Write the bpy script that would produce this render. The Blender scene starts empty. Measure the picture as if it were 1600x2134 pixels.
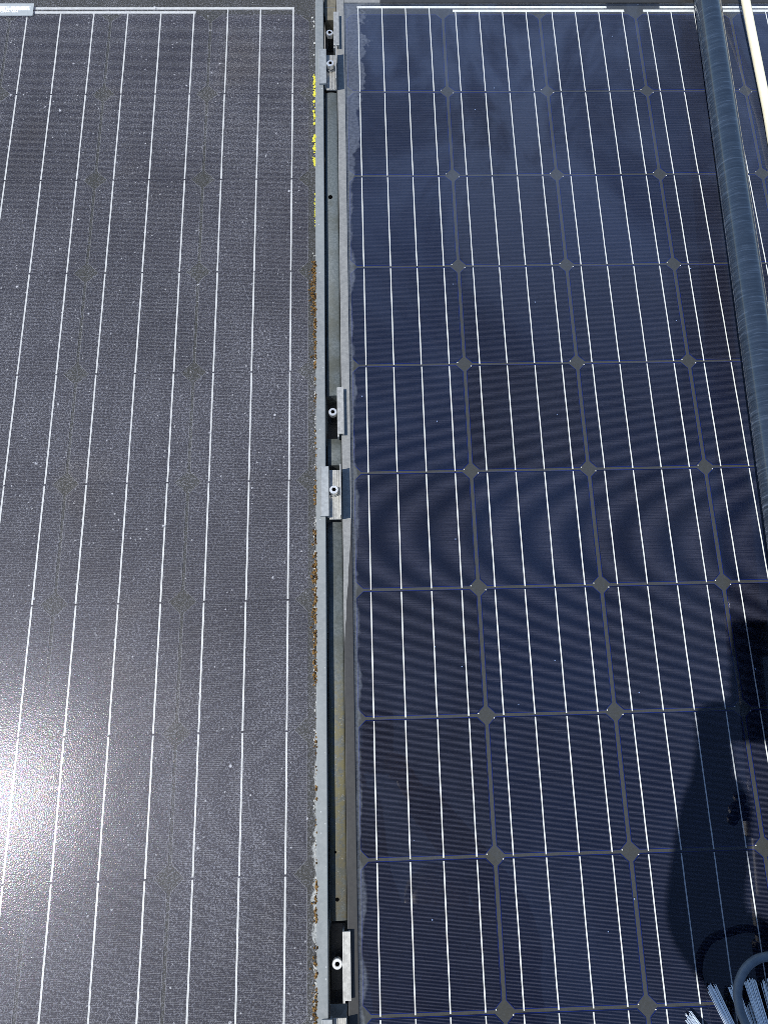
import bpy, bmesh, math, random
from mathutils import Vector, Matrix
random.seed(7)
scene = bpy.context.scene
col = scene.collection

# ------------------------------------------------------------------ camera
cam_data = bpy.data.cameras.new('camera')
cam = bpy.data.objects.new('camera', cam_data)
col.objects.link(cam)
CAM = Vector((0.01300, -0.95968, 0.94077))
CR = Matrix(((0.999407432, 0.019474827, -0.028381596),
             (-0.026572104, 0.960641149, -0.276518546),
             (0.021879378, 0.277108849, 0.960589391)))
cam.matrix_world = Matrix.Translation(CAM) @ CR.to_4x4()
cam_data.sensor_fit = 'HORIZONTAL'
cam_data.sensor_width = 36.0
cam_data.lens = 36.0 * 1550 / 1600
cam_data.clip_start = 0.004
cam_data.clip_end = 2000
scene.camera = cam

# ------------------------------------------------------------------ sky and sun
SUN = Vector((-0.44116, -0.07327, 0.89443)).normalized()
elev = math.asin(SUN.z)
world = bpy.data.worlds.new('World')
scene.world = world
world.use_nodes = True
wn = world.node_tree.nodes
wl = world.node_tree.links
sky = wn.new('ShaderNodeTexSky')
sky.sky_type = 'NISHITA'
sky.sun_disc = False
sky.sun_elevation = elev
sky.sun_rotation = math.atan2(SUN.x, SUN.y)
sky.altitude = 600
sky.air_density = 1.0
sky.dust_density = 0.3
sky.ozone_density = 3.0
wl.new(sky.outputs[0], wn['Background'].inputs[0])
wn['Background'].inputs[1].default_value = 0.105
sd = bpy.data.lights.new('sun', 'SUN')
sd.energy = 3.1
sd.angle = math.radians(0.53)
sd.color = (1.0, 0.965, 0.90)
so = bpy.data.objects.new('sun', sd)
col.objects.link(so)
so.rotation_euler = SUN.to_track_quat('Z', 'Y').to_euler()
so.location = SUN * 5
scene.view_settings.view_transform = 'Standard'
scene.view_settings.look = 'None'
scene.view_settings.gamma = 1
scene.view_settings.use_curve_mapping = False
scene.view_settings.exposure = 0.68
scene.cycles.use_denoising = False
scene.cycles.filter_width = 0.74
scene.cycles.max_bounces = 6
scene.cycles.transparent_max_bounces = 12

# ------------------------------------------------------------------ node helpers
class NT:
    def __init__(self, name):
        self.m = bpy.data.materials.new(name)
        self.m.use_nodes = True
        self.t = self.m.node_tree
        self.t.nodes.clear()
        self.out = self.t.nodes.new('ShaderNodeOutputMaterial')
        tc = self.t.nodes.new('ShaderNodeTexCoord')
        self.obj = tc.outputs['Object']
    def link(self, sock, v):
        if isinstance(v, bpy.types.NodeSocket):
            self.t.links.new(v, sock)
        elif v is not None:
            if sock.type == 'RGBA' and len(v) == 3:
                v = (*v, 1)
            sock.default_value = v
    def math(self, op, a, b=None, c=None, clamp=False):
        n = self.t.nodes.new('ShaderNodeMath'); n.operation = op; n.use_clamp = clamp
        for i, v in enumerate((a, b, c)):
            if v is not None: self.link(n.inputs[i], v)
        return n.outputs[0]
    def xyz(self, v=None):
        n = self.t.nodes.new('ShaderNodeSeparateXYZ')
        self.link(n.inputs[0], v or self.obj)
        return n.outputs
    def noise(self, scale, detail=2, rough=0.5, vec=None, out=0, dist=0):
        n = self.t.nodes.new('ShaderNodeTexNoise')
        self.link(n.inputs['Vector'], vec or self.obj)
        n.inputs['Scale'].default_value = scale
        n.inputs['Detail'].default_value = detail
        n.inputs['Roughness'].default_value = rough
        n.inputs['Distortion'].default_value = dist
        return n.outputs[out]
    def voronoi(self, scale, vec=None, rnd=1.0, out='Distance'):
        n = self.t.nodes.new('ShaderNodeTexVoronoi')
        self.link(n.inputs['Vector'], vec or self.obj)
        n.inputs['Scale'].default_value = scale
        n.inputs['Randomness'].default_value = rnd
        return n.outputs[out]
    def mapping(self, scale=(1,1,1), loc=(0,0,0), rot=(0,0,0), vec=None):
        n = self.t.nodes.new('ShaderNodeMapping')
        self.link(n.inputs[0], vec or self.obj)
        n.inputs['Scale'].default_value = scale
        n.inputs['Location'].default_value = loc
        n.inputs['Rotation'].default_value = rot
        return n.outputs[0]
    def ramp(self, v, a, b, lo=0.0, hi=1.0, smooth=True):
        n = self.t.nodes.new('ShaderNodeMapRange')
        n.interpolation_type = 'SMOOTHSTEP' if smooth else 'LINEAR'
        n.clamp = True
        self.link(n.inputs[0], v)
        for i, q in enumerate((a, b, lo, hi)):
            self.link(n.inputs[i + 1], q)
        return n.outputs[0]
    def mix(self, f, a, b):
        n = self.t.nodes.new('ShaderNodeMix'); n.data_type = 'RGBA'
        self.link(n.inputs[0], f); self.link(n.inputs[6], a); self.link(n.inputs[7], b)
        return n.outputs[2]
    def bump(self, h, strength=0.3, dist=0.001):
        n = self.t.nodes.new('ShaderNodeBump')
        n.inputs['Strength'].default_value = strength
        n.inputs['Distance'].default_value = dist
        self.link(n.inputs['Height'], h)
        return n.outputs[0]
    def principled(self, color, rough=0.5, metallic=0.0, normal=None, spec=0.5, coat=0.0, coat_rough=0.1):
        n = self.t.nodes.new('ShaderNodeBsdfPrincipled')
        self.link(n.inputs['Base Color'], color)
        self.link(n.inputs['Roughness'], rough)
        self.link(n.inputs['Metallic'], metallic)
        self.link(n.inputs['Specular IOR Level'], spec)
        self.link(n.inputs['Coat Weight'], coat)
        self.link(n.inputs['Coat Roughness'], coat_rough)
        if normal is not None: self.link(n.inputs['Normal'], normal)
        return n.outputs[0]
    def shader(self, kind, **kw):
        n = self.t.nodes.new(kind)
        for k, v in kw.items(): self.link(n.inputs[k], v)
        return n.outputs[0]
    def mixs(self, f, a, b):
        n = self.t.nodes.new('ShaderNodeMixShader')
        self.link(n.inputs[0], f); self.t.links.new(a, n.inputs[1]); self.t.links.new(b, n.inputs[2])
        return n.outputs[0]
    def done(self, s):
        self.t.links.new(s, self.out.inputs[0])
        return self.m

M = {}
def simple(name, color, rough=0.5, metallic=0.0, nscale=200, var=0.25, bump=0.15, bdist=0.0004, spec=0.5):
    t = NT(name)
    n = t.noise(nscale, 4, 0.6)
    dark = tuple(c * (1 - var) for c in color); lite = tuple(min(1, c * (1 + var)) for c in color)
    c = t.mix(t.ramp(n, 0.3, 0.7), dark, lite)
    M[name] = t.done(t.principled(c, rough, metallic, t.bump(n, bump, bdist), spec))
    return M[name]

# --- silicon cells: fine printed silver fingers over the dark wafer
def cell_material(name, base, base2, finger, pitch, width, edge_col, half):
    t = NT(name)
    x, y, z = t.xyz()
    oi = t.t.nodes.new('ShaderNodeObjectInfo')
    rnd = oi.outputs['Random']
    n1 = t.noise(9, 3, 0.6)
    f = t.math('MULTIPLY_ADD', rnd, 0.55, t.math('MULTIPLY', n1, 0.5))
    wafer = t.mix(t.ramp(f, 0.2, 0.85), base, base2)
    # blue rim where the coating ends at the wafer's edge
    d = t.math('MINIMUM', t.math('SUBTRACT', half[0], t.math('ABSOLUTE', x)),
               t.math('SUBTRACT', half[1], t.math('ABSOLUTE', y)))
    diag = t.math('MULTIPLY', t.math('SUBTRACT', half[0] + half[1] - half[2],
               t.math('ADD', t.math('ABSOLUTE', x), t.math('ABSOLUTE', y))), 0.7071)
    d = t.math('MINIMUM', d, diag)
    de = t.math('MINIMUM', t.math('SUBTRACT', half[0], t.math('ABSOLUTE', x)), diag) if half[2] > 0.012 else d
    wafer = t.mix(t.ramp(de, 0.0003, 0.0009, 1.0, 0.0), wafer, edge_col)
    # fingers
    ph = t.math('FRACT', t.math('DIVIDE', t.math('ADD', y, 1.0), pitch))
    tri = t.math('ABSOLUTE', t.math('SUBTRACT', ph, 0.5))
    wob = t.noise(60, 2, 0.6, t.mapping((0.25, 12, 1)))
    w = t.math('MULTIPLY', t.ramp(wob, 0.25, 0.75, 0.55, 1.35), width / pitch * 0.5)
    line = t.math('LESS_THAN', tri, w)
    inside = t.math('GREATER_THAN', d, 0.0011)
    line = t.math('MULTIPLY', line, inside)
    # printed border line round the wafer
    c = t.mix(line, wafer, finger)
    s = t.principled(c, 0.5, 0.0, None, 0.04)
    M[name] = t.done(s)

FPITCH = 0.00135
cell_material('clean_cell', (0.0034, 0.0042, 0.0125), (0.0038, 0.0076, 0.0265), (0.175, 0.180, 0.27), FPITCH, FPITCH * 0.065,
              (0.007, 0.017, 0.15), (0.0771, 0.0774, 0.0090))
cell_material('dusty_cell', (0.020, 0.0195, 0.027), (0.025, 0.024, 0.033), (0.20, 0.20, 0.22), 0.00220, 0.00018,
              (0.16, 0.16, 0.18), (0.0774, 0.07915, 0.0150))

def tin_ribbon(name, color):
    t = NT(name)
    n = t.noise(160, 3, 0.6, t.mapping((1, 0.35, 1)))
    c = t.mix(t.ramp(n, 0.3, 0.7), tuple(v * 0.86 for v in color), color)
    M[name] = t.done(t.principled(c, 0.45, 0.0, t.bump(n, 0.5, 0.0006), 0.5))
tin_ribbon('tinned_ribbon', (0.84, 0.86, 0.88))
tin_ribbon('tinned_ribbon_dull', (0.66, 0.67, 0.70))

# --- glass
def glass_top(name, rough, ior, dustcol, dust, bumph=None, bstr=0.0, bdist=0.0005, dust2=None, dustcol2=None, nt=None, gcol=None, wide=0):
    t = nt
    nrm = t.bump(bumph, bstr, bdist) if bumph is not None else None
    fr = t.t.nodes.new('ShaderNodeFresnel'); fr.inputs[0].default_value = ior
    gl = t.t.nodes.new('ShaderNodeBsdfGlossy')
    gl.inputs['Roughness'].default_value = rough
    if gcol is not None: t.t.links.new(gcol, gl.inputs['Color'])
    if nrm is not None: t.t.links.new(nrm, gl.inputs['Normal'])
    tr = t.shader('ShaderNodeBsdfTransparent', Color=(0.94, 0.96, 0.95))
    gls = gl.outputs[0]
    if wide:
        g2_ = t.t.nodes.new('ShaderNodeBsdfGlossy'); g2_.inputs['Roughness'].default_value = wide; g2_.inputs['Color'].default_value = (0.82, 0.80, 1.0, 1)
        gls = t.mixs(0.5, gls, g2_.outputs[0])
    s = t.mixs(fr.outputs[0], tr, gls)
    s = t.mixs(dust, s, t.shader('ShaderNodeBsdfDiffuse', Color=dustcol))
    if dust2 is not None:
        s = t.mixs(dust2, s, t.shader('ShaderNodeBsdfDiffuse', Color=dustcol2))
    M[name] = t.done(s)

SCR = ((-0.1517, 1.1102, -0.1160, 1.0111, 0.0010, 0.28), (-0.1163, 1.0259, -0.0843, 0.9488, 0.0010, 0.35), (-0.1823, 1.3242, -0.1413, 1.1023, 0.0008, 0.22), (-0.1290, 0.4290, -0.1030, 0.2990, 0.0012, 0.25), (-0.30, 0.72, -0.26, 0.60, 0.0009, 0.2), (-0.47, 1.21, -0.43, 1.13, 0.0009, 0.25))
# dusty left glass: coordinates are metres relative to the panel's base empty (see LP0)
t = NT('dusty_glass')
x, y, z = t.xyz()
g1 = t.noise(400, 3, 0.75)
g2 = t.noise(900, 2, 0.7)
big = t.noise(7, 3, 0.6)
streak = t.noise(30, 3, 0.6, t.mapping((2.2, 0.25, 1)))
grain = t.math('ADD', t.math('MULTIPLY', g1, 0.55), t.math('MULTIPLY', g2, 0.45))
d = t.ramp(grain, 0.47, 0.62, 0.04, 0.315)
d = t.math('MULTIPLY', d, t.math('MULTIPLY', t.ramp(big, 0.28, 0.72, 0.66, 1.34), t.ramp(y, 1.5, 0.3, 0.92, 1.12)))
d = t.math('MULTIPLY', d, t.ramp(streak, 0.25, 0.75, 0.85, 1.15))
v = t.voronoi(170)
vs = t.voronoi(170, out='Color')
vx = t.xyz(vs)[0]
spot = t.math('MULTIPLY', t.math('MULTIPLY', t.ramp(v, 0.10, 0.30, 1, 0), t.ramp(t.noise(22, 3), 0.35, 0.65, 0.25, 1.0)), t.math('GREATER_THAN', vx, 0.68))
spot = t.math('MULTIPLY', spot, t.ramp(t.noise(600, 2), 0.38, 0.6, 0.0, 1.0))
v3 = t.voronoi(45)
v3x = t.xyz(t.voronoi(45, out='Color'))[1]
spot3 = t.math('MULTIPLY', t.ramp(v3, 0.05, 0.12, 1, 0), t.math('GREATER_THAN', v3x, 0.62))
spot3 = t.math('MULTIPLY', spot3, t.ramp(t.noise(300, 3), 0.4, 0.6, 0.0, 0.7))
d = t.math('MAXIMUM', d, t.math('MULTIPLY', spot, 0.62))
d = t.math('MAXIMUM', d, spot3)
def scratch(nt, x, y, x1, y1, x2, y2, w, a):
    L = math.hypot(x2 - x1, y2 - y1); ux, uy = (x2 - x1) / L, (y2 - y1) / L
    al = nt.math('ADD', nt.math('MULTIPLY', nt.math('SUBTRACT', x, x1), ux), nt.math('MULTIPLY', nt.math('SUBTRACT', y, y1), uy))
    ac = nt.math('SUBTRACT', nt.math('MULTIPLY', nt.math('SUBTRACT', x, x1), uy), nt.math('MULTIPLY', nt.math('SUBTRACT', y, y1), ux))
    ac = nt.math('ADD', ac, nt.math('MULTIPLY', nt.math('SUBTRACT', nt.noise(14, 2), 0.5), 0.006))
    m = nt.ramp(nt.math('ABSOLUTE', ac), w * 0.5, w, a, 0)
    m = nt.math('MULTIPLY', m, nt.math('MULTIPLY', nt.math('GREATER_THAN', al, 0.0), nt.math('LESS_THAN', al, L)))
    return nt.math('MULTIPLY', m, nt.ramp(nt.noise(200, 2), 0.38, 0.6))
for sc in SCR: d = t.math('MAXIMUM', d, scratch(t, x, y, *sc))
# chalky crust where water stands along the right-hand frame
en = t.noise(70, 4, 0.65, t.mapping((1, 0.55, 1)))
lowmask = t.ramp(y, 0.65, 0.15, 0.10, 1.0)
wid = t.math('MULTIPLY', t.ramp(en, 0.36, 0.72, 0.0, 0.0105), lowmask)
crust = t.ramp(t.math('SUBTRACT', t.math('SUBTRACT', -0.0478, x), wid), -0.0020, 0.0004, 0.72, 0.0)
crust = t.math('MULTIPLY', crust, t.ramp(t.noise(500, 3, 0.7), 0.3, 0.6, 0.45, 1.0))
hue = t.t.nodes.new('ShaderNodeHueSaturation'); t.link(hue.inputs['Color'], t.noise(520, 2, 0.6, out=1)); hue.inputs['Saturation'].default_value = 1.6; hue.inputs['Value'].default_value = 1.5
spark = t.mix(0.7, (0.80, 0.74, 1.0), hue.outputs[0])
dcol = t.mix(t.ramp(t.noise(4.5, 3, 0.6), 0.55, 0.75, 0, 0.6), (0.385, 0.392, 0.44), (0.43, 0.385, 0.33))
dcol = t.mix(t.math('MULTIPLY', t.math('MAXIMUM', spot, spot3), 1.0, clamp=True), dcol, (0.66, 0.67, 0.69))
glass_top('dusty_glass', 0.15, 1.28, dcol, t.math('MINIMUM', d, 0.85), t.noise(620, 2, 0.6), 0.27, 0.0005,
          crust, (0.42, 0.44, 0.43), nt=t, gcol=spark, wide=0.34)

# washed right glass: thin film of residue with wiped shapes, scale deposit along the frame
t = NT('washed_glass')
x, y, z = t.xyz()
film = t.noise(5.0, 4, 0.65, t.mapping((1.0, 0.55, 1)), dist=0.6)
fine = t.noise(160, 3, 0.7)
d = t.math('MULTIPLY', t.ramp(film, 0.38, 0.62, 0.0015, 0.012), t.ramp(fine, 0.2, 0.8, 0.6, 1.3))
# top end still carries more of the dried film
topf = t.ramp(y, 0.85, 1.60, 0.0, 1.0)
d = t.math('MULTIPLY_ADD', t.math('MULTIPLY', topf, t.ramp(film, 0.40, 0.60, 0.30, 1.0)), 0.075, d)
# band along the left frame
wn2 = t.noise(26, 4, 0.6, t.mapping((1, 0.8, 1)))
w2 = t.ramp(wn2, 0.3, 0.72, 0.0035, 0.0120)
topw = t.ramp(y, 1.20, 1.62, 0.0, 0.055)
band = t.ramp(t.math('SUBTRACT', t.math('SUBTRACT', x, -0.0018), t.math('ADD', w2, t.math('MULTIPLY', topw, wn2))), -0.0030, 0.0010, 0.16, 0.0)
band = t.math('MULTIPLY', band, t.ramp(t.noise(260, 4, 0.7), 0.25, 0.7, 0.35, 1.0))
# specks
v = t.voronoi(60); vx = t.xyz(t.voronoi(60, out='Color'))[0]
sp = t.math('MULTIPLY', t.ramp(v, 0.035, 0.06, 0.7, 0), t.math('GREATER_THAN', vx, 0.90))
# dried drip scratches
d = t.math('MAXIMUM', d, sp)
glass_top('washed_glass', 0.018, 1.45, (0.29, 0.40, 0.66), d, None, 0, 0, band, (0.42, 0.47, 0.55), nt=t)

t = NT('encapsulant')
M['encapsulant'] = t.done(t.shader('ShaderNodeBsdfTransparent', Color=(1, 1, 1)))

simple('backsheet', (0.034, 0.036, 0.037), 0.7, 0, 300, 0.12, 0.05)
simple('backsheet_dusty', (0.036, 0.036, 0.030), 0.7, 0, 300, 0.12, 0.05, 0.0004, 0.05)
# frames
t = NT('weathered_frame')
n = t.noise(240, 4, 0.65); n2 = t.noise(18, 3, 0.6, t.mapping((1, 0.3, 1)))
c = t.mix(t.ramp(n, 0.3, 0.7), (0.155, 0.172, 0.178), (0.21, 0.225, 0.228))
c = t.mix(t.ramp(n2, 0.35, 0.7, 0, 0.5), c, (0.24, 0.265, 0.265))
v = t.voronoi(190); vx = t.xyz(t.voronoi(190, out='Color'))[0]
sp = t.math('MULTIPLY', t.ramp(v, 0.10, 0.2, 0.8, 0), t.math('GREATER_THAN', vx, 0.86))
c = t.mix(sp, c, (0.42, 0.44, 0.44))
M['weathered_frame'] = t.done(t.principled(c, 0.62, 0.1, t.bump(n, 0.2, 0.0004)))
# right-hand frame: dusty above, washed dark below (the wet edge has the shape of a leaf tip)
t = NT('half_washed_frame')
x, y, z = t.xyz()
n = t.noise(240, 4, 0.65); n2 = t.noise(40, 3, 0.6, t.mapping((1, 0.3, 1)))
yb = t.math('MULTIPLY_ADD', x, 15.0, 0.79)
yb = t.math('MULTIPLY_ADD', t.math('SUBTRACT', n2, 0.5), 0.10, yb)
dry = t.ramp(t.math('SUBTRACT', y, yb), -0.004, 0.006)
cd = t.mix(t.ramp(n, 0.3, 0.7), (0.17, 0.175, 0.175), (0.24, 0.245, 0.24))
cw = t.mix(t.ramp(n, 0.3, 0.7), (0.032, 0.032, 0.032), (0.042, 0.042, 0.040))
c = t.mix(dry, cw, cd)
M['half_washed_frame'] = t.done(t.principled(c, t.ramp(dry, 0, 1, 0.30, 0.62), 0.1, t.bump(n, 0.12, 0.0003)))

simple('galvanised_clamp', (0.37, 0.37, 0.35), 0.42, 0.45, 220, 0.18, 0.2)
simple('grey_clamp', (0.27, 0.29, 0.30), 0.5, 0.25, 220, 0.15, 0.2)
simple('bolt_steel', (0.72, 0.73, 0.73), 0.32, 0.7, 300, 0.10, 0.1)
simple('black_steel_and_shade', (0.018, 0.020, 0.022), 0.6, 0.0, 120, 0.3, 0.2)  # steel of the beams, also painted shade deep in the clamps
# galvanised gap rail with algae and grime
t = NT('galvanised_rail')
x, y, z = t.xyz()
n = t.noise(330, 4, 0.7); n2 = t.noise(14, 4, 0.65); n3 = t.noise(120, 3, 0.7)
c = t.mix(t.ramp(n, 0.3, 0.7), (0.075, 0.092, 0.096), (0.135, 0.155, 0.160))
c = t.mix(t.ramp(n2, 0.45, 0.68, 0, 0.75), c, (0.065, 0.070, 0.055))
low = t.ramp(y, -0.86, -0.98)
c = t.mix(t.math('MULTIPLY', low, t.ramp(n3, 0.35, 0.62, 0.25, 0.95)), c, (0.115, 0.105, 0.072))
moss = t.math('MULTIPLY', t.ramp(t.math('ABSOLUTE', t.math('ADD', y, 1.00)), 0.02, 0.16, 1, 0), t.ramp(n3, 0.42, 0.6))
c = t.mix(t.math('MULTIPLY', moss, 0.8), c, (0.14, 0.13, 0.065))
sp = t.ramp(t.noise(520, 3, 0.75), 0.62, 0.70)
c = t.mix(t.math('MULTIPLY', sp, t.ramp(low, 0, 1, 0.25, 0.8)), c, (0.34, 0.34, 0.31))
M['galvanised_rail'] = t.done(t.principled(c, 0.7, 0.0, t.bump(n3, 0.4, 0.0008)))
simple('brown_plate', (0.125, 0.115, 0.085), 0.7, 0, 150, 0.2, 0.25)
simple('lichen_yellow', (0.56, 0.52, 0.05), 0.9, 0, 600, 0.25, 0.4)
t = NT('moss_brown')
n = t.noise(260, 3, 0.7)
c = t.mix(t.ramp(n, 0.38, 0.62), (0.040, 0.022, 0.010), (0.22, 0.130, 0.045))
M['moss_brown'] = t.done(t.principled(c, 0.95, 0, None, 0.1))
simple('crust_white', (0.42, 0.42, 0.39), 0.9, 0, 500, 0.2, 0.4)
simple('sticker_film', (0.33, 0.36, 0.37), 0.5, 0, 200, 0.06, 0.05)
simple('print_white', (0.82, 0.84, 0.84), 0.6, 0, 300, 0.05, 0.02)
# pole: dark glossy tube with worn rings along it (object space, pole axis = local Z)
t = NT('pole_gloss')
x, y, z = t.xyz()
rings = t.noise(95, 4, 0.75, t.mapping((0.05, 0.05, 1.6)))
rings2 = t.noise(300, 2, 0.6, t.mapping((0.12, 0.12, 1.0)))
scr = t.ramp(t.noise(160, 4, 0.8, t.mapping((1, 1, 0.3))), 0.70, 0.76)
c = t.mix(t.ramp(rings, 0.35, 0.7, 0, 0.6), (0.013, 0.021, 0.034), (0.022, 0.033, 0.050))
c = t.mix(t.math('MULTIPLY', scr, 0.6), c, (0.45, 0.48, 0.50))
rr = t.ramp(rings, 0.35, 0.65, 0.12, 0.20)
hb = t.math('ADD', rings, t.math('MULTIPLY', rings2, 0.5))
base = t.principled(c, rr, 0.2, t.bump(hb, 0.05, 0.0010), 0.6, 0.3, 0.08)
an = t.t.nodes.new('ShaderNodeBsdfGlossy')
tg = t.t.nodes.new('ShaderNodeTangent'); tg.direction_type = 'RADIAL'; tg.axis = 'Z'
t.t.links.new(tg.outputs[0], an.inputs['Tangent'])
an.inputs['Roughness'].default_value = 0.55
an.inputs['Anisotropy'].default_value = 0.75
an.inputs['Rotation'].default_value = 0.25
an.inputs['Color'].default_value = (1, 1, 1, 1)
M['pole_gloss'] = t.done(t.mixs(t.math('MULTIPLY', t.ramp(rings2, 0.50, 0.72, 0.10, 0.36), t.ramp(rings, 0.35, 0.65, 0.35, 1.0)), base, an.outputs[0]))
simple('joint_black', (0.010, 0.010, 0.012), 0.45, 0, 150, 0.2, 0.1)
simple('green_print', (0.06, 0.42, 0.14), 0.5, 0, 500, 0.4, 0.1)
simple('cream_hose', (0.86, 0.80, 0.58), 0.55, 0, 120, 0.06, 0.1)
simple('grey_hose', (0.10, 0.125, 0.15), 0.45, 0, 120, 0.12, 0.1)
simple('bristle', (0.66, 0.74, 0.84), 0.55, 0, 300, 0.10, 0.1)
simple('brush_block', (0.020, 0.022, 0.026), 0.5, 0, 100, 0.2, 0.1)
simple('jacket_cloth', (0.014, 0.013, 0.015), 0.9, 0, 60, 0.3, 0.4, 0.002, 0.2)
simple('trouser_cloth', (0.022, 0.024, 0.032), 0.9, 0, 80, 0.3, 0.4, 0.002, 0.2)
simple('skin', (0.36, 0.21, 0.15), 0.55, 0, 120, 0.10, 0.1)
simple('hair_dark', (0.020, 0.014, 0.010), 0.7, 0, 200, 0.4, 0.5, 0.002)
simple('shoe_black', (0.02, 0.02, 0.02), 0.6, 0, 100, 0.2, 0.1)
simple('phone_black', (0.008, 0.008, 0.010), 0.35, 0, 100, 0.1, 0.0)
t = NT('gravel_ground')
v = t.voronoi(38, out='Color'); vd = t.voronoi(38)
n = t.noise(3, 4, 0.6)
g = t.xyz(v)[0]
c = t.mix(g, (0.10, 0.095, 0.085), (0.26, 0.25, 0.23))
c = t.mix(t.ramp(n, 0.4, 0.7, 0, 0.5), c, (0.12, 0.115, 0.10))
M['gravel_ground'] = t.done(t.principled(c, 0.9, 0, t.bump(vd, 0.8, 0.01)))

# ------------------------------------------------------------------ object helpers
def tag(o, label=None, cat=None, group=None, kind=None):
    if label: o['label'] = label
    if cat: o['category'] = cat
    if group: o['group'] = group
    if kind: o['kind'] = kind
    return o
def empty(name, loc):
    o = bpy.data.objects.new(name, None)
    o.empty_display_size = 0.02
    o.location = loc
    col.objects.link(o)
    return o
def world_loc(o):
    v = Vector((0, 0, 0))
    while o is not None:
        v = v + o.location
        o = o.parent
    return v
class MB:
    def __init__(self): self.bm = bmesh.new()
    def box(self, x0, x1, y0, y1, z0, z1, bev=0.0, rot=None):
        b = bmesh.new()
        bmesh.ops.create_cube(b, size=1)
        bmesh.ops.scale(b, vec=(x1 - x0, y1 - y0, z1 - z0), verts=b.verts)
        if bev: bmesh.ops.bevel(b, geom=b.edges[:], offset=bev, segments=2, affect='EDGES', profile=0.5)
        if rot is not None: bmesh.ops.rotate(b, cent=(0, 0, 0), matrix=rot, verts=b.verts)
        bmesh.ops.translate(b, vec=((x0 + x1) / 2, (y0 + y1) / 2, (z0 + z1) / 2), verts=b.verts)
        self.merge(b); return self
    def merge(self, b):
        me = bpy.data.meshes.new('tmp'); b.to_mesh(me); b.free()
        self.bm.from_mesh(me); bpy.data.meshes.remove(me)
    def tube(self, pts, radii, seg=12, caps=True):
        pts = [Vector(p) for p in pts]
        if not hasattr(radii, '__len__'): radii = [radii] * len(pts)
        rings = []
        up = None
        for i, p in enumerate(pts):
            d = (pts[min(i + 1, len(pts) - 1)] - pts[max(i - 1, 0)]).normalized()
            if up is None:
                up = Vector((0, 0, 1)) if abs(d.z) < 0.9 else Vector((1, 0, 0))
            a = d.cross(up).normalized(); up = a.cross(d).normalized()
            rings.append([self.bm.verts.new(p + (a * math.cos(2 * math.pi * k / seg) + up * math.sin(2 * math.pi * k / seg)) * radii[i]) for k in range(seg)])
        for r0, r1 in zip(rings, rings[1:]):
            for k in range(seg):
                f = self.bm.faces.new((r0[k], r0[(k + 1) % seg], r1[(k + 1) % seg], r1[k])); f.smooth = True
        if caps:
            self.bm.faces.new(rings[0][::-1]); self.bm.faces.new(rings[-1])
        return self
    def lathe(self, cx, cy, prof, seg=24):
        rings = []
        for r, z in prof:
            rings.append([self.bm.verts.new((cx + r * math.cos(2 * math.pi * k / seg), cy + r * math.sin(2 * math.pi * k / seg), z)) for k in range(seg)])
        for r0, r1 in zip(rings, rings[1:]):
            for k in range(seg):
                self.bm.faces.new((r0[k], r0[(k + 1) % seg], r1[(k + 1) % seg], r1[k]))
        self.bm.faces.new(rings[0][::-1]); self.bm.faces.new(rings[-1])
        return self
    def poly(self, pts, z0, z1):
        lo = [self.bm.verts.new((x, y, z0)) for x, y in pts]; hi = [self.bm.verts.new((x, y, z1)) for x, y in pts]
        n = len(pts)
        self.bm.faces.new(hi); self.bm.faces.new(lo[::-1])
        for k in range(n): self.bm.faces.new((lo[k], lo[(k + 1) % n], hi[(k + 1) % n], hi[k]))
        return self
    def blob(self, p, r, sq=(1, 1, 1), sub=1, jit=0.25):
        b = bmesh.new()
        bmesh.ops.create_icosphere(b, subdivisions=sub, radius=r)
        for v in b.verts:
            v.co *= 1 + random.uniform(-jit, jit)
            v.co = Vector((v.co.x * sq[0], v.co.y * sq[1], v.co.z * sq[2])) + Vector(p)
        self.merge(b); return self
    def build(self, name, mat, parent=None, mats=None, recalc=True):
        if recalc: bmesh.ops.recalc_face_normals(self.bm, faces=self.bm.faces)
        if parent is not None:
            bmesh.ops.translate(self.bm, vec=-world_loc(parent), verts=self.bm.verts)
        me = bpy.data.meshes.new(name); self.bm.to_mesh(me); self.bm.free()
        for m in (mats or [mat]): me.materials.append(M[m])
        o = bpy.data.objects.new(name, me); col.objects.link(o)
        if parent is not None: o.parent = parent
        return o
def part_at(name, me, parent, loc):
    o = bpy.data.objects.new(name, me); col.objects.link(o); o.parent = parent; o.location = loc
    return o

# ------------------------------------------------------------------ ground
GZ = -0.42
g = MB(); g.bm.faces.new([g.bm.verts.new(p) for p in ((-600, -600, GZ), (600, -600, GZ), (600, 600, GZ), (-600, 600, GZ))])
tag(g.build('ground', 'gravel_ground'), kind='structure')

# ------------------------------------------------------------------ solar panels
def octagon(hx, hy, c):
    return [(hx - c, -hy), (hx, -hy + c), (hx, hy - c), (hx - c, hy), (-hx + c, hy), (-hx, hy - c), (-hx, -hy + c), (-hx + c, -hy)]

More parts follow.
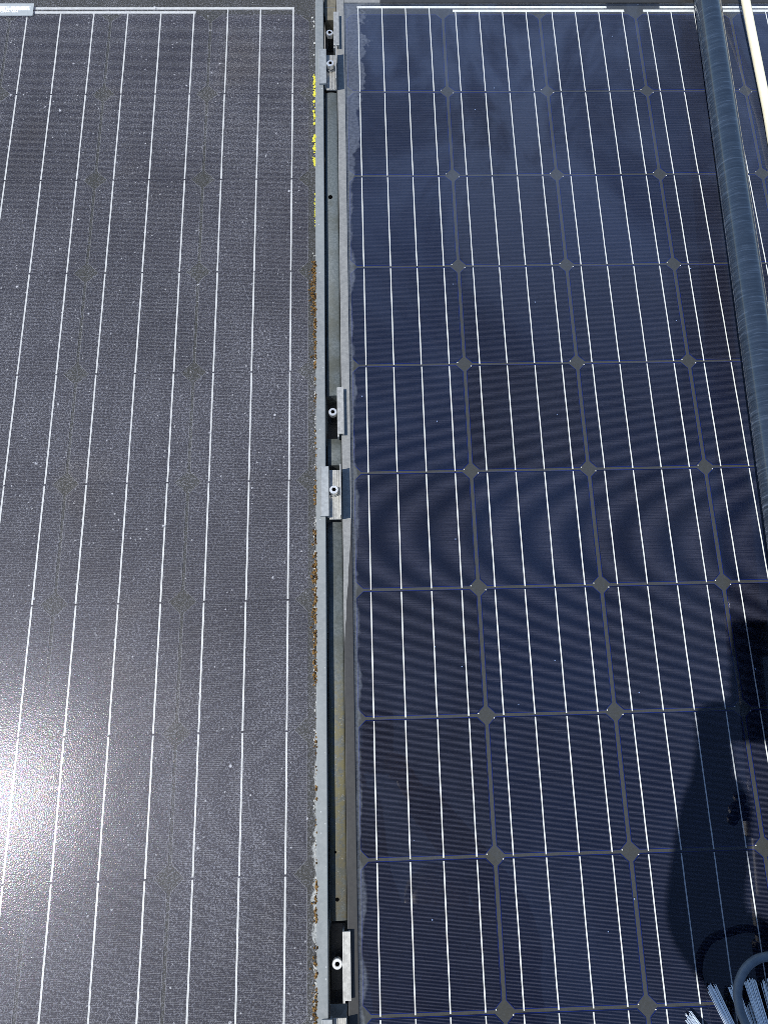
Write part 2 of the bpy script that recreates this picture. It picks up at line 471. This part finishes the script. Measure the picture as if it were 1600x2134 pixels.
def solar_panel(label, base, x0, y_line0, pitch, zc, frame_in, frame_w, offs, rib_w, mats, half, strips, tops):
    """x0: left column line, y_line0: line between first and second row, 6 x 10 cells, zc: cell plane."""
    root = empty('solar_panel', base)
    tag(root, label, 'solar panel')
    fx0, fx1, fy0, fy1 = frame_in
    zt = zc + 0.0055; zg = zc + 0.0035
    w = frame_w
    zb = zc - 0.034
    # frame: two long bars and two end bars butted between them
    for (a, b, c_, d_) in ((fx0 - w, fx0, fy0 - w, fy1 + w), (fx1, fx1 + w, fy0 - w, fy1 + w), (fx0 + .0002, fx1 - .0002, fy0 - w, fy0), (fx0 + .0002, fx1 - .0002, fy1, fy1 + w)):
        mb = MB().box(a, b, c_, d_, zb, zt, 0.0008)
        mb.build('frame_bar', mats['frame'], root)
    MB().box(fx0 - .0015, fx1 + .0015, fy0 - .0015, fy1 + .0015, zc - 0.006, zc - 0.0009).build('backsheet', mats['back'], root)
    gb = MB().box(fx0 - .0010, fx1 + .0010, fy0 - .0010, fy1 + .0010, zc + 0.0007, zg)
    gb.bm.normal_update()
    for f in gb.bm.faces: f.material_index = 0 if f.normal.z > 0.9 else 1
    gb.build('glass', None, root, [mats['glass'], 'encapsulant'])
    hx, hy, ch = half
    cm = MB().poly(octagon(hx, hy, ch), -0.0006, 0.0)
    bmesh.ops.recalc_face_normals(cm.bm, faces=cm.bm.faces)
    cme = bpy.data.meshes.new('cell'); cm.bm.to_mesh(cme); cm.bm.free(); cme.materials.append(M[mats['cell']])
    def ribbon_mesh(top):
        b = MB()
        ys = [hy - 0.0016 if top is None else top]
        yend = -hy - (0.0018 if hy < 0.078 else -0.0006)
        n = 9
        L = []; R = []
        for k in range(n + 1):
            yy = ys[0] + (yend - ys[0]) * k / n
            j = random.uniform(-1, 1) * 0.00012
            ww = rib_w / 2 * random.uniform(0.93, 1.07)
            L.append(b.bm.verts.new((-ww + j, yy, 0.00032))); R.append(b.bm.verts.new((ww + j, yy, 0.00032)))
        lo = [b.bm.verts.new((v.co.x, v.co.y, 0.00005)) for v in L]; ro = [b.bm.verts.new((v.co.x, v.co.y, 0.00005)) for v in R]
        for k in range(n):
            b.bm.faces.new((L[k], L[k + 1], R[k + 1], R[k])); b.bm.faces.new((lo[k], lo[k + 1], L[k + 1], L[k])); b.bm.faces.new((R[k], R[k + 1], ro[k + 1], ro[k]))
        bmesh.ops.recalc_face_normals(b.bm, faces=b.bm.faces)
        me = bpy.data.meshes.new('busbar'); b.bm.to_mesh(me); b.bm.free(); me.materials.append(M[mats['ribbon']])
        return me
    variants = [ribbon_mesh(None) for _ in range(5)]
    topmesh = {}
    for c in range(6):
        for r in range(10):
            cx = x0 + (c + 0.5) * pitch[0]
            cy = y_line0 + (0.5 - r) * pitch[1]
            co = part_at('cell', cme, root, (cx - base[0], cy - base[1], zc - base[2]))
            for o_ in offs:
                if r == 0:
                    ty = tops[c] - cy
                    key = round(ty, 5)
                    if key not in topmesh: topmesh[key] = ribbon_mesh(ty)
                    me = topmesh[key]
                else:
                    me = random.choice(variants)
                part_at('busbar', me, co, (o_ + random.uniform(-.0002, .0002), 0, 0))
    for (sx0, sx1, sy) in strips:
        MB().box(sx0, sx1, sy - 0.0023, sy + 0.0023, zc - 0.0008, zc + 0.00045).build('bus_strip', mats['ribbon'], root)
    return root

RP0 = (0.0, -1.46, -0.034)      # base corner of the right panel
LP0 = (0.0, -1.46, -0.026)
PXR, PYR = 0.159, 0.15841
right = solar_panel('freshly washed dark blue solar panel with four bright busbars per cell', RP0, 0.0, 0.0, (PXR, PYR), 0.0,
    (-0.0016, 0.9556, -1.4440, 0.1757), 0.0119, (-0.0581, -0.0194, 0.0194, 0.0581), 0.0015,
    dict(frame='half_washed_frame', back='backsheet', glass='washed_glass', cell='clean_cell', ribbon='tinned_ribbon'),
    (0.0771, 0.0774, 0.0090),
    ((0.0195, 0.4308, 0.1716), (0.1760, 0.4595, 0.1641), (0.5198, 0.937, 0.1716), (0.4915, 0.775, 0.1641)),
    (0.1700, 0.1625, 0.1625, 0.1625, 0.1625, 0.1700))
# solder points beside the diamonds
mb = MB()
for c in range(1, 6):
    for r in range(0, 9):
        X, Y = c * PXR, -r * PYR
        for dx, dy in ((-0.0094, 0.0022), (0.0094, -0.0034)):
            mb.lathe(X + dx, Y + dy, ((0.0008, 0.0001), (0.0008, 0.0004), (0.0003, 0.00055)), 6)
tag(mb.build('solder_points', 'tinned_ribbon', right), kind='stuff')
LC = 0.15893
left = solar_panel('dusty grey solar panel with sun glare and three busbars per cell', LP0, -0.0565 - 6 * LC, -0.01103, (LC, 0.15847), 0.008,
    (-1.0195, -0.0475, -1.4480, 0.1900), 0.0125, (-0.0525, 0.0, 0.0525), 0.0021,
    dict(frame='weathered_frame', back='backsheet_dusty', glass='dusty_glass', cell='dusty_cell', ribbon='tinned_ribbon_dull'),
    (0.0774, 0.07915, 0.0150),
    ((-0.990, -0.0820, 0.1596), (-0.845, -0.2397, 0.1512)),
    (0.1580, 0.1497, 0.1497, 0.1497, 0.1497, 0.1580))
# serial sticker under the first busbars
st = MB().box(-0.590, -0.4963, 0.1408, 0.1658, 0.01152, 0.0119).build('sticker', 'sticker_film', left)
mb = MB(); xx = -0.588
while xx < -0.5012:
    w_ = random.choice((0.0008, 0.0012, 0.0022, 0.003)); mb.box(xx, min(xx + w_, -0.5005), 0.1515, 0.1598, 0.0119, 0.01205)
    xx += w_ + random.choice((0.0003, 0.0005, 0.0007))
mb.build('barcode', 'print_white', st)
cu = bpy.data.curves.new('digits', 'FONT'); cu.body = '52004-1604'; cu.size = 0.0062; cu.align_x = 'RIGHT'; cu.extrude = 0.0001; cu.offset = 0.0001
tmp = bpy.data.objects.new('tmp', cu); col.objects.link(tmp)
bpy.context.view_layer.update()
dg = bpy.context.evaluated_depsgraph_get()
me = bpy.data.meshes.new_from_object(tmp.evaluated_get(dg)); bpy.data.objects.remove(tmp)
me.materials.clear(); me.materials.append(M['print_white'])
part_at('digits', me, st, (-0.5195 - LP0[0], 0.1470 - LP0[1], 0.01205 - LP0[2]))

# ------------------------------------------------------------------ supports below
def beam(yc, label):
    b = MB().box(-1.08, 1.02, yc - 0.02, yc + 0.02, -0.0745, -0.0345, 0.002).build('support_beam', 'black_steel_and_shade')
    return tag(b, label, 'beam', 'beams under the panels')
BE = ((0.075, 'dark steel beam under the panels by the topmost clamps'), (-0.60, 'dark steel beam under the panels by the middle clamps'),
      (-1.245, 'dark steel beam under the panels by the lowest clamps'))
for yc, lb in BE:
    beam(yc, lb)
    for px in (-0.98, -0.024, 0.93):
        tag(MB().box(px - 0.02, px + 0.02, yc - 0.018, yc + 0.018, GZ, -0.0747, 0.002).build('support_post', 'black_steel_and_shade'),
            'short dark post under ' + {-0.98: 'the far left end of ', -0.024: 'the gap on ', 0.93: 'the right end of '}[px] + lb.split('by ')[1].replace('clamps', 'beam'), 'post', 'posts under the beams')

# ------------------------------------------------------------------ gap rails
def gap_rail(y0, y1, zt, label, holes=()):
    mb = MB()
    x0, x1 = -0.0335, -0.0142
    # crowned top: several facets across
    n = 8
    prof = []
    for k in range(n + 1):
        u = k / n
        prof.append((x0 + (x1 - x0) * u, zt - 0.0016 * (2 * u - 1) ** 2))
    pts = prof + [(x1, -0.0343), (x0, -0.0343)]
    lo = [mb.bm.verts.new((x, y0, z)) for x, z in pts]; hi = [mb.bm.verts.new((x, y1, z)) for x, z in pts]
    m = len(pts)
    for k in range(m):
        f = mb.bm.faces.new((lo[k], lo[(k + 1) % m], hi[(k + 1) % m], hi[k])); f.smooth = k < n
    mb.bm.faces.new(lo[::-1]); mb.bm.faces.new(hi)
    o = mb.build('gap_rail', 'galvanised_rail')
    for hx, hy, hr in holes:
        h = MB().lathe(hx, hy, ((hr, zt - 0.004), (hr, zt + 0.00018), (hr * 0.9, zt + 0.00022)), 16).build('drain_hole', 'hole_black', o)
    return tag(o, label, 'rail', 'rails in the gap between the panels')
simple('hole_black', (0.002, 0.002, 0.002), 1.0, 0, 50, 0, 0, 0.0004, 0.0)
gap_rail(-0.522, -0.005, 0.0035, 'long grey-green metal rail in the gap beside the yellow lichen', ((-0.0262, -0.199, 0.0034),))
gap_rail(-0.622, -0.584, -0.001, 'short grey metal rail between the two middle clamps')
gap_rail(-1.172, -0.700, -0.004, 'long grimy mossy metal rail in the gap below the middle clamps', ((-0.0268, -1.100, 0.0014), (-0.0250, -1.150, 0.0022)))
mb = MB().poly(((-0.0338, 0.200), (-0.0345, 0.160), (-0.0325, 0.150), (-0.0318, 0.1435), (-0.0195, 0.1435), (-0.0188, 0.152), (-0.0152, 0.158), (-0.0148, 0.200)), -0.0343, 0.001)
br = mb.build('end_plate', 'brown_plate')
tag(br, 'brown tapered plate in the gap above the topmost bolt', 'plate')
MB().box(-0.0336, -0.0155, 0.170, 0.1706, 0.001, 0.0014).build('seam', 'grey_clamp', br)

# ------------------------------------------------------------------ clamps
def bolt(parent, x, y, z0, z1, tilt=0):
    mb = MB().lathe(x, y, ((0.0030, z1 - 0.0076), (0.0056, z1 - 0.0075), (0.0057, z1 - 0.0073), (0.0058, z1 - 0.0008), (0.0052, z1), (0.0031, z1), (0.0029, z1 - 0.0004)), 24)
    b = mb.build('bolt', 'bolt_steel', parent)
    MB().lathe(x, y, ((0.0034, z0), (0.0034, z1 - 0.00755)), 12).build('shank', 'black_steel_and_shade', b)  # painted black for the shade beneath the bolt head
    hexa = [(x + 0.0027 * math.cos(math.pi / 3 * k), y + 0.0027 * math.sin(math.pi / 3 * k)) for k in range(6)]
    MB().poly(hexa, z1 - 0.0030, z1 + 0.00005).build('hex_socket', 'hole_black', b)
    mb = MB().lathe(x, y, ((0.0066, z0 + 0.0001), (0.0066, z0 + 0.0013), (0.0060, z0 + 0.0014)), 20).build('washer', 'grey_clamp' if z0 > 0 else 'black_steel_and_shade', b)  # low washers are painted with shade, raised ones keep their grey
def clamp_left(yc, yb, label):
    h = 0.034
    r = empty('panel_clamp', (-0.03, yc, -0.0345)); tag(r, label, 'clamp', 'clamps holding the left panel')
    mb = MB().box(-0.0420, -0.0306, yc - h, yc + h, 0.01365, 0.0168, 0.0004); mb.build('plate', 'grey_clamp', r)
    MB().box(-0.0416, -0.0410, yc - h + .001, yc + h - .001, 0.0168, 0.0172).build('lip', 'galvanised_clamp', r)
    MB().box(-0.0333, -0.0307, yc - h + .0003, yc + h - .0003, 0.0042, 0.0136).build('web', 'grey_clamp', r)
    MB().box(-0.0306, -0.0158, yc - h - .002, yc + h - .002, 0.0040, 0.0066, 0.0003).build('base', 'galvanised_clamp', r)
    for k in range(5):
        xr = -0.0262 + k * 0.0024
        MB().box(xr, xr + 0.0011, yc - h - .0018, yc + h - .0022, 0.0066, 0.0074).build('ridge', 'galvanised_clamp', r)
    MB().box(-0.0157, -0.0143, yc - h - .002, yc + h - .001, -0.0345, 0.0285, 0.0003).build('fin', 'galvanised_clamp', r)
    bolt(r, -0.0240, yb, 0.0075, 0.0185)
def clamp_right(yc, yb, label):
    h = 0.034
    r = empty('panel_clamp', (-0.02, yc, -0.0345)); tag(r, label, 'clamp', 'clamps holding the right panel')
    MB().box(-0.0190, -0.0098, yc - h, yc + h, 0.0108, 0.0138, 0.0004).build('plate', 'galvanised_clamp', r)
    MB().box(-0.0178, -0.0173, yc - h + .0006, yc + h - .0006, 0.0138, 0.0141).build('ridge', 'galvanised_clamp', r)
    MB().box(-0.0120, -0.0100, yc - h + .0005, yc + h - .0005, 0.0057, 0.0107).build('lip', 'galvanised_clamp', r)
    MB().box(-0.0190, -0.0168, yc - h - .003, yc + h, -0.0240, 0.0107).build('web', 'galvanised_clamp', r)
    MB().box(-0.0335, -0.0169, yc - h, yc + h, -0.0345, -0.0242, 0.0003).build('base', 'black_steel_and_shade', r)  # shadow of the left frame put into the base colour as black
    bolt(r, -0.0252, yb, -0.0241, 0.0065)
clamp_right(0.1125, 0.1122, 'clamp on the washed panel below the brown plate, its bolt nearest the top')
clamp_left(0.0335, 0.0375, 'grooved clamp on the dusty panel beside the start of the yellow lichen')
clamp_right(-0.5485, -0.5474, 'middle clamp on the washed panel, just above the short rail piece')
clamp_left(-0.6635, -0.6623, 'middle grooved clamp on the dusty panel, just below the short rail piece')
clamp_right(-1.2130, -1.2129, 'clamp on the washed panel at the lower end of the mossy rail')
clamp_left(-1.2970, -1.2960, 'grooved clamp on the dusty panel cut off by the bottom edge')

# ------------------------------------------------------------------ lichen and moss along the left frame
mb = MB()
for k in range(120):
    yy = random.uniform(0.035, -0.150)
    if random.random() < 0.80:
        yy = random.choice((0.006, 0.014, 0.0, -0.012, -0.018, -0.060, -0.098, -0.103, -0.116, -0.142, -0.140)) + random.gauss(0, 0.0028)
    r = random.uniform(0.0007, 0.0015) * (1.7 if random.random() < 0.35 else 1)
    mb.blob((-0.0480 - abs(random.gauss(0, 0.0012)), yy, 0.0125 + random.uniform(-.0006, .0008)), r, (1, 1.15, 0.5), 1)
for k in range(25):
    mb.blob((-0.0481 - abs(random.gauss(0, 0.0007)), random.uniform(-0.26, -0.20), 0.0122), random.uniform(.0004, .0008), (1, 1.6, .5), 1)
o = mb.build('lichen', 'lichen_yellow')
tag(o, 'bright yellow lichen crust along the inner edge of the dusty panel frame', 'lichen', kind='stuff')
mb = MB()
spans = [(-0.315, -0.400, 150, 0.0030), (-0.40, -0.485, 75, 0.0018), (-0.655, -0.68, 22, 0.0022), (-0.715, -0.735, 30, 0.0018), (-0.745, -0.785, 60, 0.0022), (-0.79, -0.835, 60, 0.0020),
         (-0.835, -0.875, 40, 0.0020), (-0.875, -0.91, 34, 0.0018), (-1.125, -1.17, 36, 0.0016), (-1.19, -1.26, 50, 0.0018), (-1.26, -1.33, 40, 0.0018), (-0.50, -0.65, 24, 0.0010), (-0.92, -1.12, 26, 0.0009)]
for a, b, n, sx in spans:
    for k in range(n):
        mb.blob((-0.0478 - abs(random.gauss(0, sx * 1.25)) + 0.0008, random.uniform(a, b), 0.0125 + random.uniform(-.0004, .0022)), random.uniform(0.0006, 0.0017), (1, 1.2, 0.9), 1, 0.4)
o = mb.build('moss', 'moss_brown')
tag(o, 'brown moss tufts along the inner edge of the dusty panel frame', 'moss', kind='stuff')
mb = MB()
for a, b, n in ((-0.30, -0.50, 50), (-0.50, -0.72, 30), (-0.70, -0.92, 70), (-0.92, -1.15, 30), (-1.12, -1.36, 60)):
    for k in range(n):
        mb.blob((-0.0478 - abs(random.gauss(0, 0.0016)), random.uniform(a, b), 0.0120), random.uniform(.0004, .0011), (1, 1.5, .4), 1, 0.35)
for px, py in ((-0.0495, 0.118), (-0.050, 0.128), (-0.0497, 0.060), (-0.0492, 0.083), (-0.0525, 0.135)):
    mb.blob((px, py, 0.0124), 0.0017, (1, 1.3, .5), 1, 0.35)
o = mb.build('lime_crust', 'crust_white')
tag(o, 'chalky white crumbs along the inner edge of the dusty panel frame', 'crust', kind='stuff')

# ------------------------------------------------------------------ water-fed pole, hose and brush
A = Vector((0.5960, 0.42, 0.0255)); B = Vector((0.5075, -1.2069, 0.0755))
ax = (B - A)
pole = bpy.data.objects.new('telescopic_pole', None); pole.empty_display_size = .05; col.objects.link(pole); pole.location = A
tag(pole, 'long dark glossy blue-black cleaning pole lying across the washed panel', 'pole')
q = ax.to_track_quat('Z', 'X')
def along(name, s0, s1, r0, r1, mat, seg=48, parent=pole):
    b = MB()
    n = 24
    prof = [(r0 + (r1 - r0) * k / n, s0 + (s1 - s0) * k / n) for k in range(n + 1)]
    b.lathe(0, 0, prof, seg)
    for f in b.bm.faces:
        if len(f.verts) == 4: f.smooth = True
    bmesh.ops.recalc_face_normals(b.bm, faces=b.bm.faces)
    me = bpy.data.meshes.new(name); b.bm.to_mesh(me); b.bm.free(); me.materials.append(M[mat])
    o = bpy.data.objects.new(name, me); col.objects.link(o); o.parent = parent
    o.rotation_mode = 'QUATERNION'; o.rotation_quaternion = q
    return o
LP = ax.length
along('tube', 0.0, LP - 0.36, 0.0190, 0.0205, 'pole_gloss')
along('inner_tube', LP - 0.36, LP - 0.02, 0.0165, 0.0165, 'joint_black')
along('collar', LP - 0.385, LP - 0.325, 0.0265, 0.0255, 'joint_black')
along('locking_ring', LP - 0.13, LP - 0.10, 0.0250, 0.0250, 'joint_black')
along('end_knuckle', LP - 0.03, LP + 0.05, 0.0240, 0.0200, 'joint_black')
mk = MB()
for kx, ky, kz, kr in ((0.478, -1.075, 0.066, 0.010), (0.487, -1.060, 0.070, 0.008), (0.470, -1.084, 0.062, 0.007), (0.490, -1.078, 0.071, 0.009)): mk.blob((kx, ky, kz), kr, (1, 1.1, 1), 2, 0.08)
mk.build('locking_knob', 'joint_black', pole)
# small green print on the flank of the tube
gp = bpy.data.objects.new('tmp', None)
b = MB()
for k in range(6):
    s = 1.055 + k * 0.0062
    for j in range(5):
        th = math.radians(200 + 5 * j + random.uniform(-2, 2))
        if random.random() < 0.25: continue
        rr = 0.0203
        c0 = Vector((rr * math.cos(th), rr * math.sin(th), s))
        b.box(c0.x - .0009, c0.x + .0009, c0.y - .0009, c0.y + .0009, c0.z - .0022, c0.z + .0022)
bmesh.ops.recalc_face_normals(b.bm, faces=b.bm.faces)
me = bpy.data.meshes.new('print'); b.bm.to_mesh(me); b.bm.free(); me.materials.append(M['green_print'])
bpy.data.objects.remove(gp)
gpo = bpy.data.objects.new('print', me); col.objects.link(gpo); gpo.parent = pole; gpo.rotation_mode = 'QUATERNION'; gpo.rotation_quaternion = q
gpo['label'] = 'worn green printing on the pole'

def smooth_path(pts, n=8):
    P = [Vector(p) for p in pts]; out = []
    for i in range(len(P) - 1):
        p0 = P[max(i - 1, 0)]; p1 = P[i]; p2 = P[i + 1]; p3 = P[min(i + 2, len(P) - 1)]
        for k in range(n):
            t_ = k / n
            out.append(0.5 * ((2 * p1) + (-p0 + p2) * t_ + (2 * p0 - 5 * p1 + 4 * p2 - p3) * t_ ** 2 + (-p0 + 3 * p1 - 3 * p2 + p3) * t_ ** 3))
    out.append(P[-1]); return out
mb = MB().tube(smooth_path(((0.652, 0.62, 0.012), (0.650, 0.40, 0.040), (0.6445, 0.20, 0.034), (0.6480, 0.11, 0.026), (0.6520, 0.03, 0.019), (0.6555, -0.05, 0.013), (0.655, -0.15, 0.0105), (0.662, -0.32, 0.0105), (0.70, -0.55, 0.0105), (0.80, -0.75, 0.0105), (0.95, -0.82, 0.0105), (1.06, -0.83, -0.02), (1.11, -0.86, -0.20), (1.16, -0.95, -0.408), (1.30, -1.2, -0.412))), 0.0068, 14)
tag(mb.build('water_hose', 'cream_hose'), 'cream coloured hose lying to the right of the dark pole', 'hose')

# brush head
br = empty('scrubbing_brush', (0.50, -1.37, 0.004))
tag(br, 'scrubbing brush with splayed white bristles in the bottom right corner', 'brush')
MB().box(0.385, 0.665, -1.405, -1.335, 0.052, 0.082, 0.007).build('block', 'brush_block', br)
MB().box(0.482, 0.542, -1.345, -1.225, 0.070, 0.092, 0.006).build('neck', 'joint_black', br)
def tuft(tip, root, n, spread, wd=0.0065):
    mb = MB()
    tip = Vector(tip); root = Vector(root)
    d = (root - tip); dn = d.normalized()
    side = dn.cross(Vector((0, 0, 1))).normalized(); up = side.cross(dn)
    for k in range(n):
        u = random.uniform(-1, 1); v_ = random.uniform(-1, 1)
        p1 = tip + side * u * wd * spread + up * v_ * 0.003 + dn * (random.uniform(-0.003, 0.0035) + abs(u) * 0.002)
        p0 = root + side * u * wd * 0.42 + up * v_ * 0.002
        mid = (p0 + p1) / 2 + side * u * wd * 0.06 + Vector((0, 0, 0.001))
        if p1.z < 0.0045: p1.z = 0.0045
        mb.tube((p0, mid, p1), (0.00055, 0.0005, 0.0004), 5)
    mb.build('bristle_tuft', 'bristle', br)
RZ = 0.056
tuft((0.3905, -1.2485, 0.0065), (0.4120, -1.3370, RZ), 46, 1.0, 0.0056)
tuft((0.4140, -1.2500, 0.0070), (0.4230, -1.3420, RZ), 46, 1.0, 0.0056)
tuft((0.4340, -1.2440, 0.0070), (0.4330, -1.3420, RZ), 46, 1.0, 0.0056)
tuft((0.4530, -1.2450, 0.0070), (0.4430, -1.3420, RZ), 46, 1.0, 0.0056)
tuft((0.4730, -1.2500, 0.0070), (0.4520, -1.3420, RZ), 46, 1.0, 0.0056)
tuft((0.3600, -1.2750, 0.0065), (0.4060, -1.3480, RZ), 46, 1.0, 0.0056)
tuft((0.3480, -1.3050, 0.0065), (0.4020, -1.3620, RZ), 60, 1.0, 0.0090)
tuft((0.4290, -1.2680, 0.0065), (0.4250, -1.3500, RZ), 14, 0.6, 0.0060)
tuft((0.3420, -1.3450, 0.0065), (0.3980, -1.3780, RZ), 60, 1.0, 0.0090)
for k in range(7):
    tuft((0.500 + 0.028 * k, -1.258 - 0.004 * (k % 2), 0.0065), (0.472 + 0.028 * k, -1.342, RZ), 44, 1.0, 0.006)
    tuft((0.420 + 0.036 * k, -1.47, 0.0065), (0.412 + 0.036 * k, -1.397, RZ), 44, 1.0, 0.006)
mb = MB().tube(smooth_path(((0.512, -1.240, 0.088), (0.475, -1.208, 0.060), (0.4377, -1.2085, 0.051), (0.4165, -1.2155, 0.051), (0.4030, -1.2310, 0.051), (0.3985, -1.2480, 0.052), (0.4015, -1.2680, 0.055), (0.4130, -1.2960, 0.064), (0.4400, -1.335, 0.086), (0.470, -1.355, 0.088), (0.480, -1.365, 0.080)), 10), 0.0046, 14)
mb.build('rinse_tube', 'grey_hose', br)

# ------------------------------------------------------------------ photographer and phone (seen as shadow and reflection)
def local(x, y, z):
    return CAM + CR @ Vector((x, y, z))
ph = empty('phone', local(0.026, -0.03, 0.012))
tag(ph, 'dark phone held above the panels, casting the square-topped shadow at right', 'phone')
def phone_part(name, x0, x1, y0, y1, z0, z1, bev, mat):
    b = MB(); b.box(x0, x1, y0, y1, z0, z1, bev)
    for v_ in b.bm.verts: v_.co = local(*v_.co)
    b.build(name, mat, ph)
phone_part('case', -0.011, 0.064, -0.108, 0.044, 0.008, 0.016, 0.003, 'phone_black')
phone_part('screen', -0.008, 0.061, -0.105, 0.041, 0.0161, 0.0164, 0.0, 'joint_black')
phone_part('lens_ring', -0.008, 0.008, -0.008, 0.008, 0.0066, 0.0079, 0.002, 'bolt_steel')

def skinned(name, verts, edges, radii, mat, parent, root=0, sub=2):
    me = bpy.data.meshes.new(name)
    off = world_loc(parent)
    me.from_pydata([Vector(v_) - off for v_ in verts], edges, [])
    me.materials.append(M[mat])
    o = bpy.data.objects.new(name, me); col.objects.link(o); o.parent = parent
    sk = o.modifiers.new('skin', 'SKIN'); sk.use_smooth_shade = True
    for i, r in enumerate(radii):
        d_ = me.skin_vertices[0].data[i]
        d_.radius = (r, r) if not hasattr(r, '__len__') else r
        d_.use_root = (i == root)
    ss = o.modifiers.new('sub', 'SUBSURF'); ss.levels = sub; ss.render_levels = sub
    return o
class Sk:
    def __init__(self): self.v = []; self.e = []; self.r = []
    def add(self, p, r, prev=None):
        self.v.append(tuple(p)); self.r.append(r); i = len(self.v) - 1
        if prev is not None: self.e.append((prev, i))
        return i
    def chain(self, prev, items):
        for p, r in items: prev = self.add(p, r, prev)
        return prev
per = empty('person', (0.19, -1.62, GZ))
tag(per, 'person in dark clothes leaning over the panels with a phone, seen as reflection and shadow', 'person')
SL = Vector((0.030, -1.400, 1.02)); SRr = Vector((0.350, -1.430, 1.02))
EL = Vector((0.010, -1.250, 0.775)); ER = Vector((0.262, -1.285, 0.790))
HL = Vector((0.000, -1.055, 0.915)); HR = Vector((0.082, -1.060, 0.912))
# body: head, neck and hands in one mesh running inside the clothes
s = Sk()
pel = s.add((0.19, -1.62, 0.50), 0.10)
ch = s.chain(pel, (((0.19, -1.58, 0.75), 0.10), ((0.19, -1.53, 0.98), 0.09)))
nk = s.chain(ch, (((0.19, -1.485, 1.10), 0.055), ((0.19, -1.455, 1.17), 0.052)))
hd = s.chain(nk, (((0.19, -1.43, 1.215), 0.072), ((0.19, -1.42, 1.27), 0.080), ((0.19, -1.43, 1.325), 0.066)))
def arm(sh, el, ha, sgn):
    a = s.chain(ch, ((sh, 0.040), (el, 0.036), (el.lerp(ha, 0.75), 0.026)))
    palm = s.chain(a, ((ha, 0.022),))
    # four fingers behind the phone and a thumb on its screen side
    R_ = lambda x, y, z: CR @ Vector((x, y, z))
    for k in range(4):
        b0 = ha + R_(-sgn * 0.010, 0.020 - 0.016 * k, -0.004)
        ln = (0.042, 0.047, 0.044, 0.036)[k]
        p1 = b0 + R_(-sgn * 0.004, 0.004, -0.012)
        p2 = p1 + R_(sgn * ln * 0.55, 0.006, -0.004)
        p3 = p2 + R_(sgn * ln * 0.45, 0.004, 0.003)
        s.chain(palm, ((b0, 0.010), (p1, 0.0092), (p2, 0.0085), (p3, 0.0070)))
    t0 = ha + R_(0, 0.012, 0.014)
    s.chain(palm, ((t0, 0.011), (t0 + R_(sgn * 0.012, 0.024, 0.006), 0.010), (t0 + R_(sgn * 0.022, 0.042, 0.0), 0.008)))
arm(SL, EL, HL + CR @ Vector((-0.018, 0, 0.012)), 1)
arm(SRr, ER, HR + CR @ Vector((0.002, 0, 0.012)), -1)
skinned('body', s.v, s.e, s.r, 'skin', per, pel)
# face
hp = Vector((0.19, -1.42, 1.27)); fwd = Vector((-0.10, 0.62, -0.42)).normalized(); sx_ = Vector((1, 0, 0)); upv = sx_.cross(fwd).normalized()
f = MB(); f.blob(hp + fwd * 0.086 - upv * 0.004, 0.014, (0.8, 1.1, 1.3), 2, 0.05)
f.build('nose', 'skin', per)
for sg in (-1, 1):
    f = MB(); f.blob(hp + fwd * 0.072 + sx_ * sg * 0.031 + upv * 0.018, 0.010, (1.2, .8, .8), 2, 0.02); f.build('eye', 'print_white', per)
    f = MB(); f.blob(hp + sx_ * sg * 0.078 - fwd * 0.01, 0.026, (0.35, 0.8, 1.2), 2, 0.05); f.build('ear', 'skin', per)
f = MB(); f.blob(hp + fwd * 0.070 - upv * 0.042, 0.018, (1.2, .5, .35), 2, 0.05); f.build('mouth', 'moss_brown', per)
f = MB(); f.blob(hp - fwd * 0.026 + upv * 0.034, 0.094, (0.95, 1.0, 0.95), 3, 0.03); f.build('hair', 'hair_dark', per)
# jacket
s = Sk()
r0 = s.add((0.19, -1.62, 0.46), (0.19, 0.13))
c1 = s.chain(r0, (((0.19, -1.60, 0.62), (0.18, 0.125)), ((0.19, -1.565, 0.82), (0.19, 0.13)), ((0.19, -1.52, 0.99), (0.165, 0.11))))
s.chain(c1, (((0.19, -1.49, 1.09), 0.075),))
for sh, el, ha in ((SL, EL, HL), (SRr, ER, HR)):
    s.chain(c1, ((sh, 0.072), (sh.lerp(el, 0.5), 0.060), (el, 0.048), (el.lerp(ha, 0.45), 0.044), (el.lerp(ha, 0.80), 0.042)))
skinned('jacket', s.v, s.e, s.r, 'jacket_cloth', per, r0)
# trousers and shoes
s = Sk()
r0 = s.add((0.19, -1.62, 0.47), (0.17, 0.12))
for sg in (-1, 1):
    X = 0.19 + sg * 0.10
    s.chain(r0, (((X, -1.62, 0.36), 0.092), ((X + sg * .01, -1.60, 0.02), 0.070), ((X + sg * .02, -1.64, -0.34), 0.055)))
skinned('trousers', s.v, s.e, s.r, 'trouser_cloth', per, r0)
for sg in (-1, 1):
    X = 0.19 + sg * 0.12
    MB().box(X - 0.045, X + 0.045, -1.70, -1.43, GZ + .0005, GZ + 0.075, 0.025).build('shoe', 'shoe_black', per)
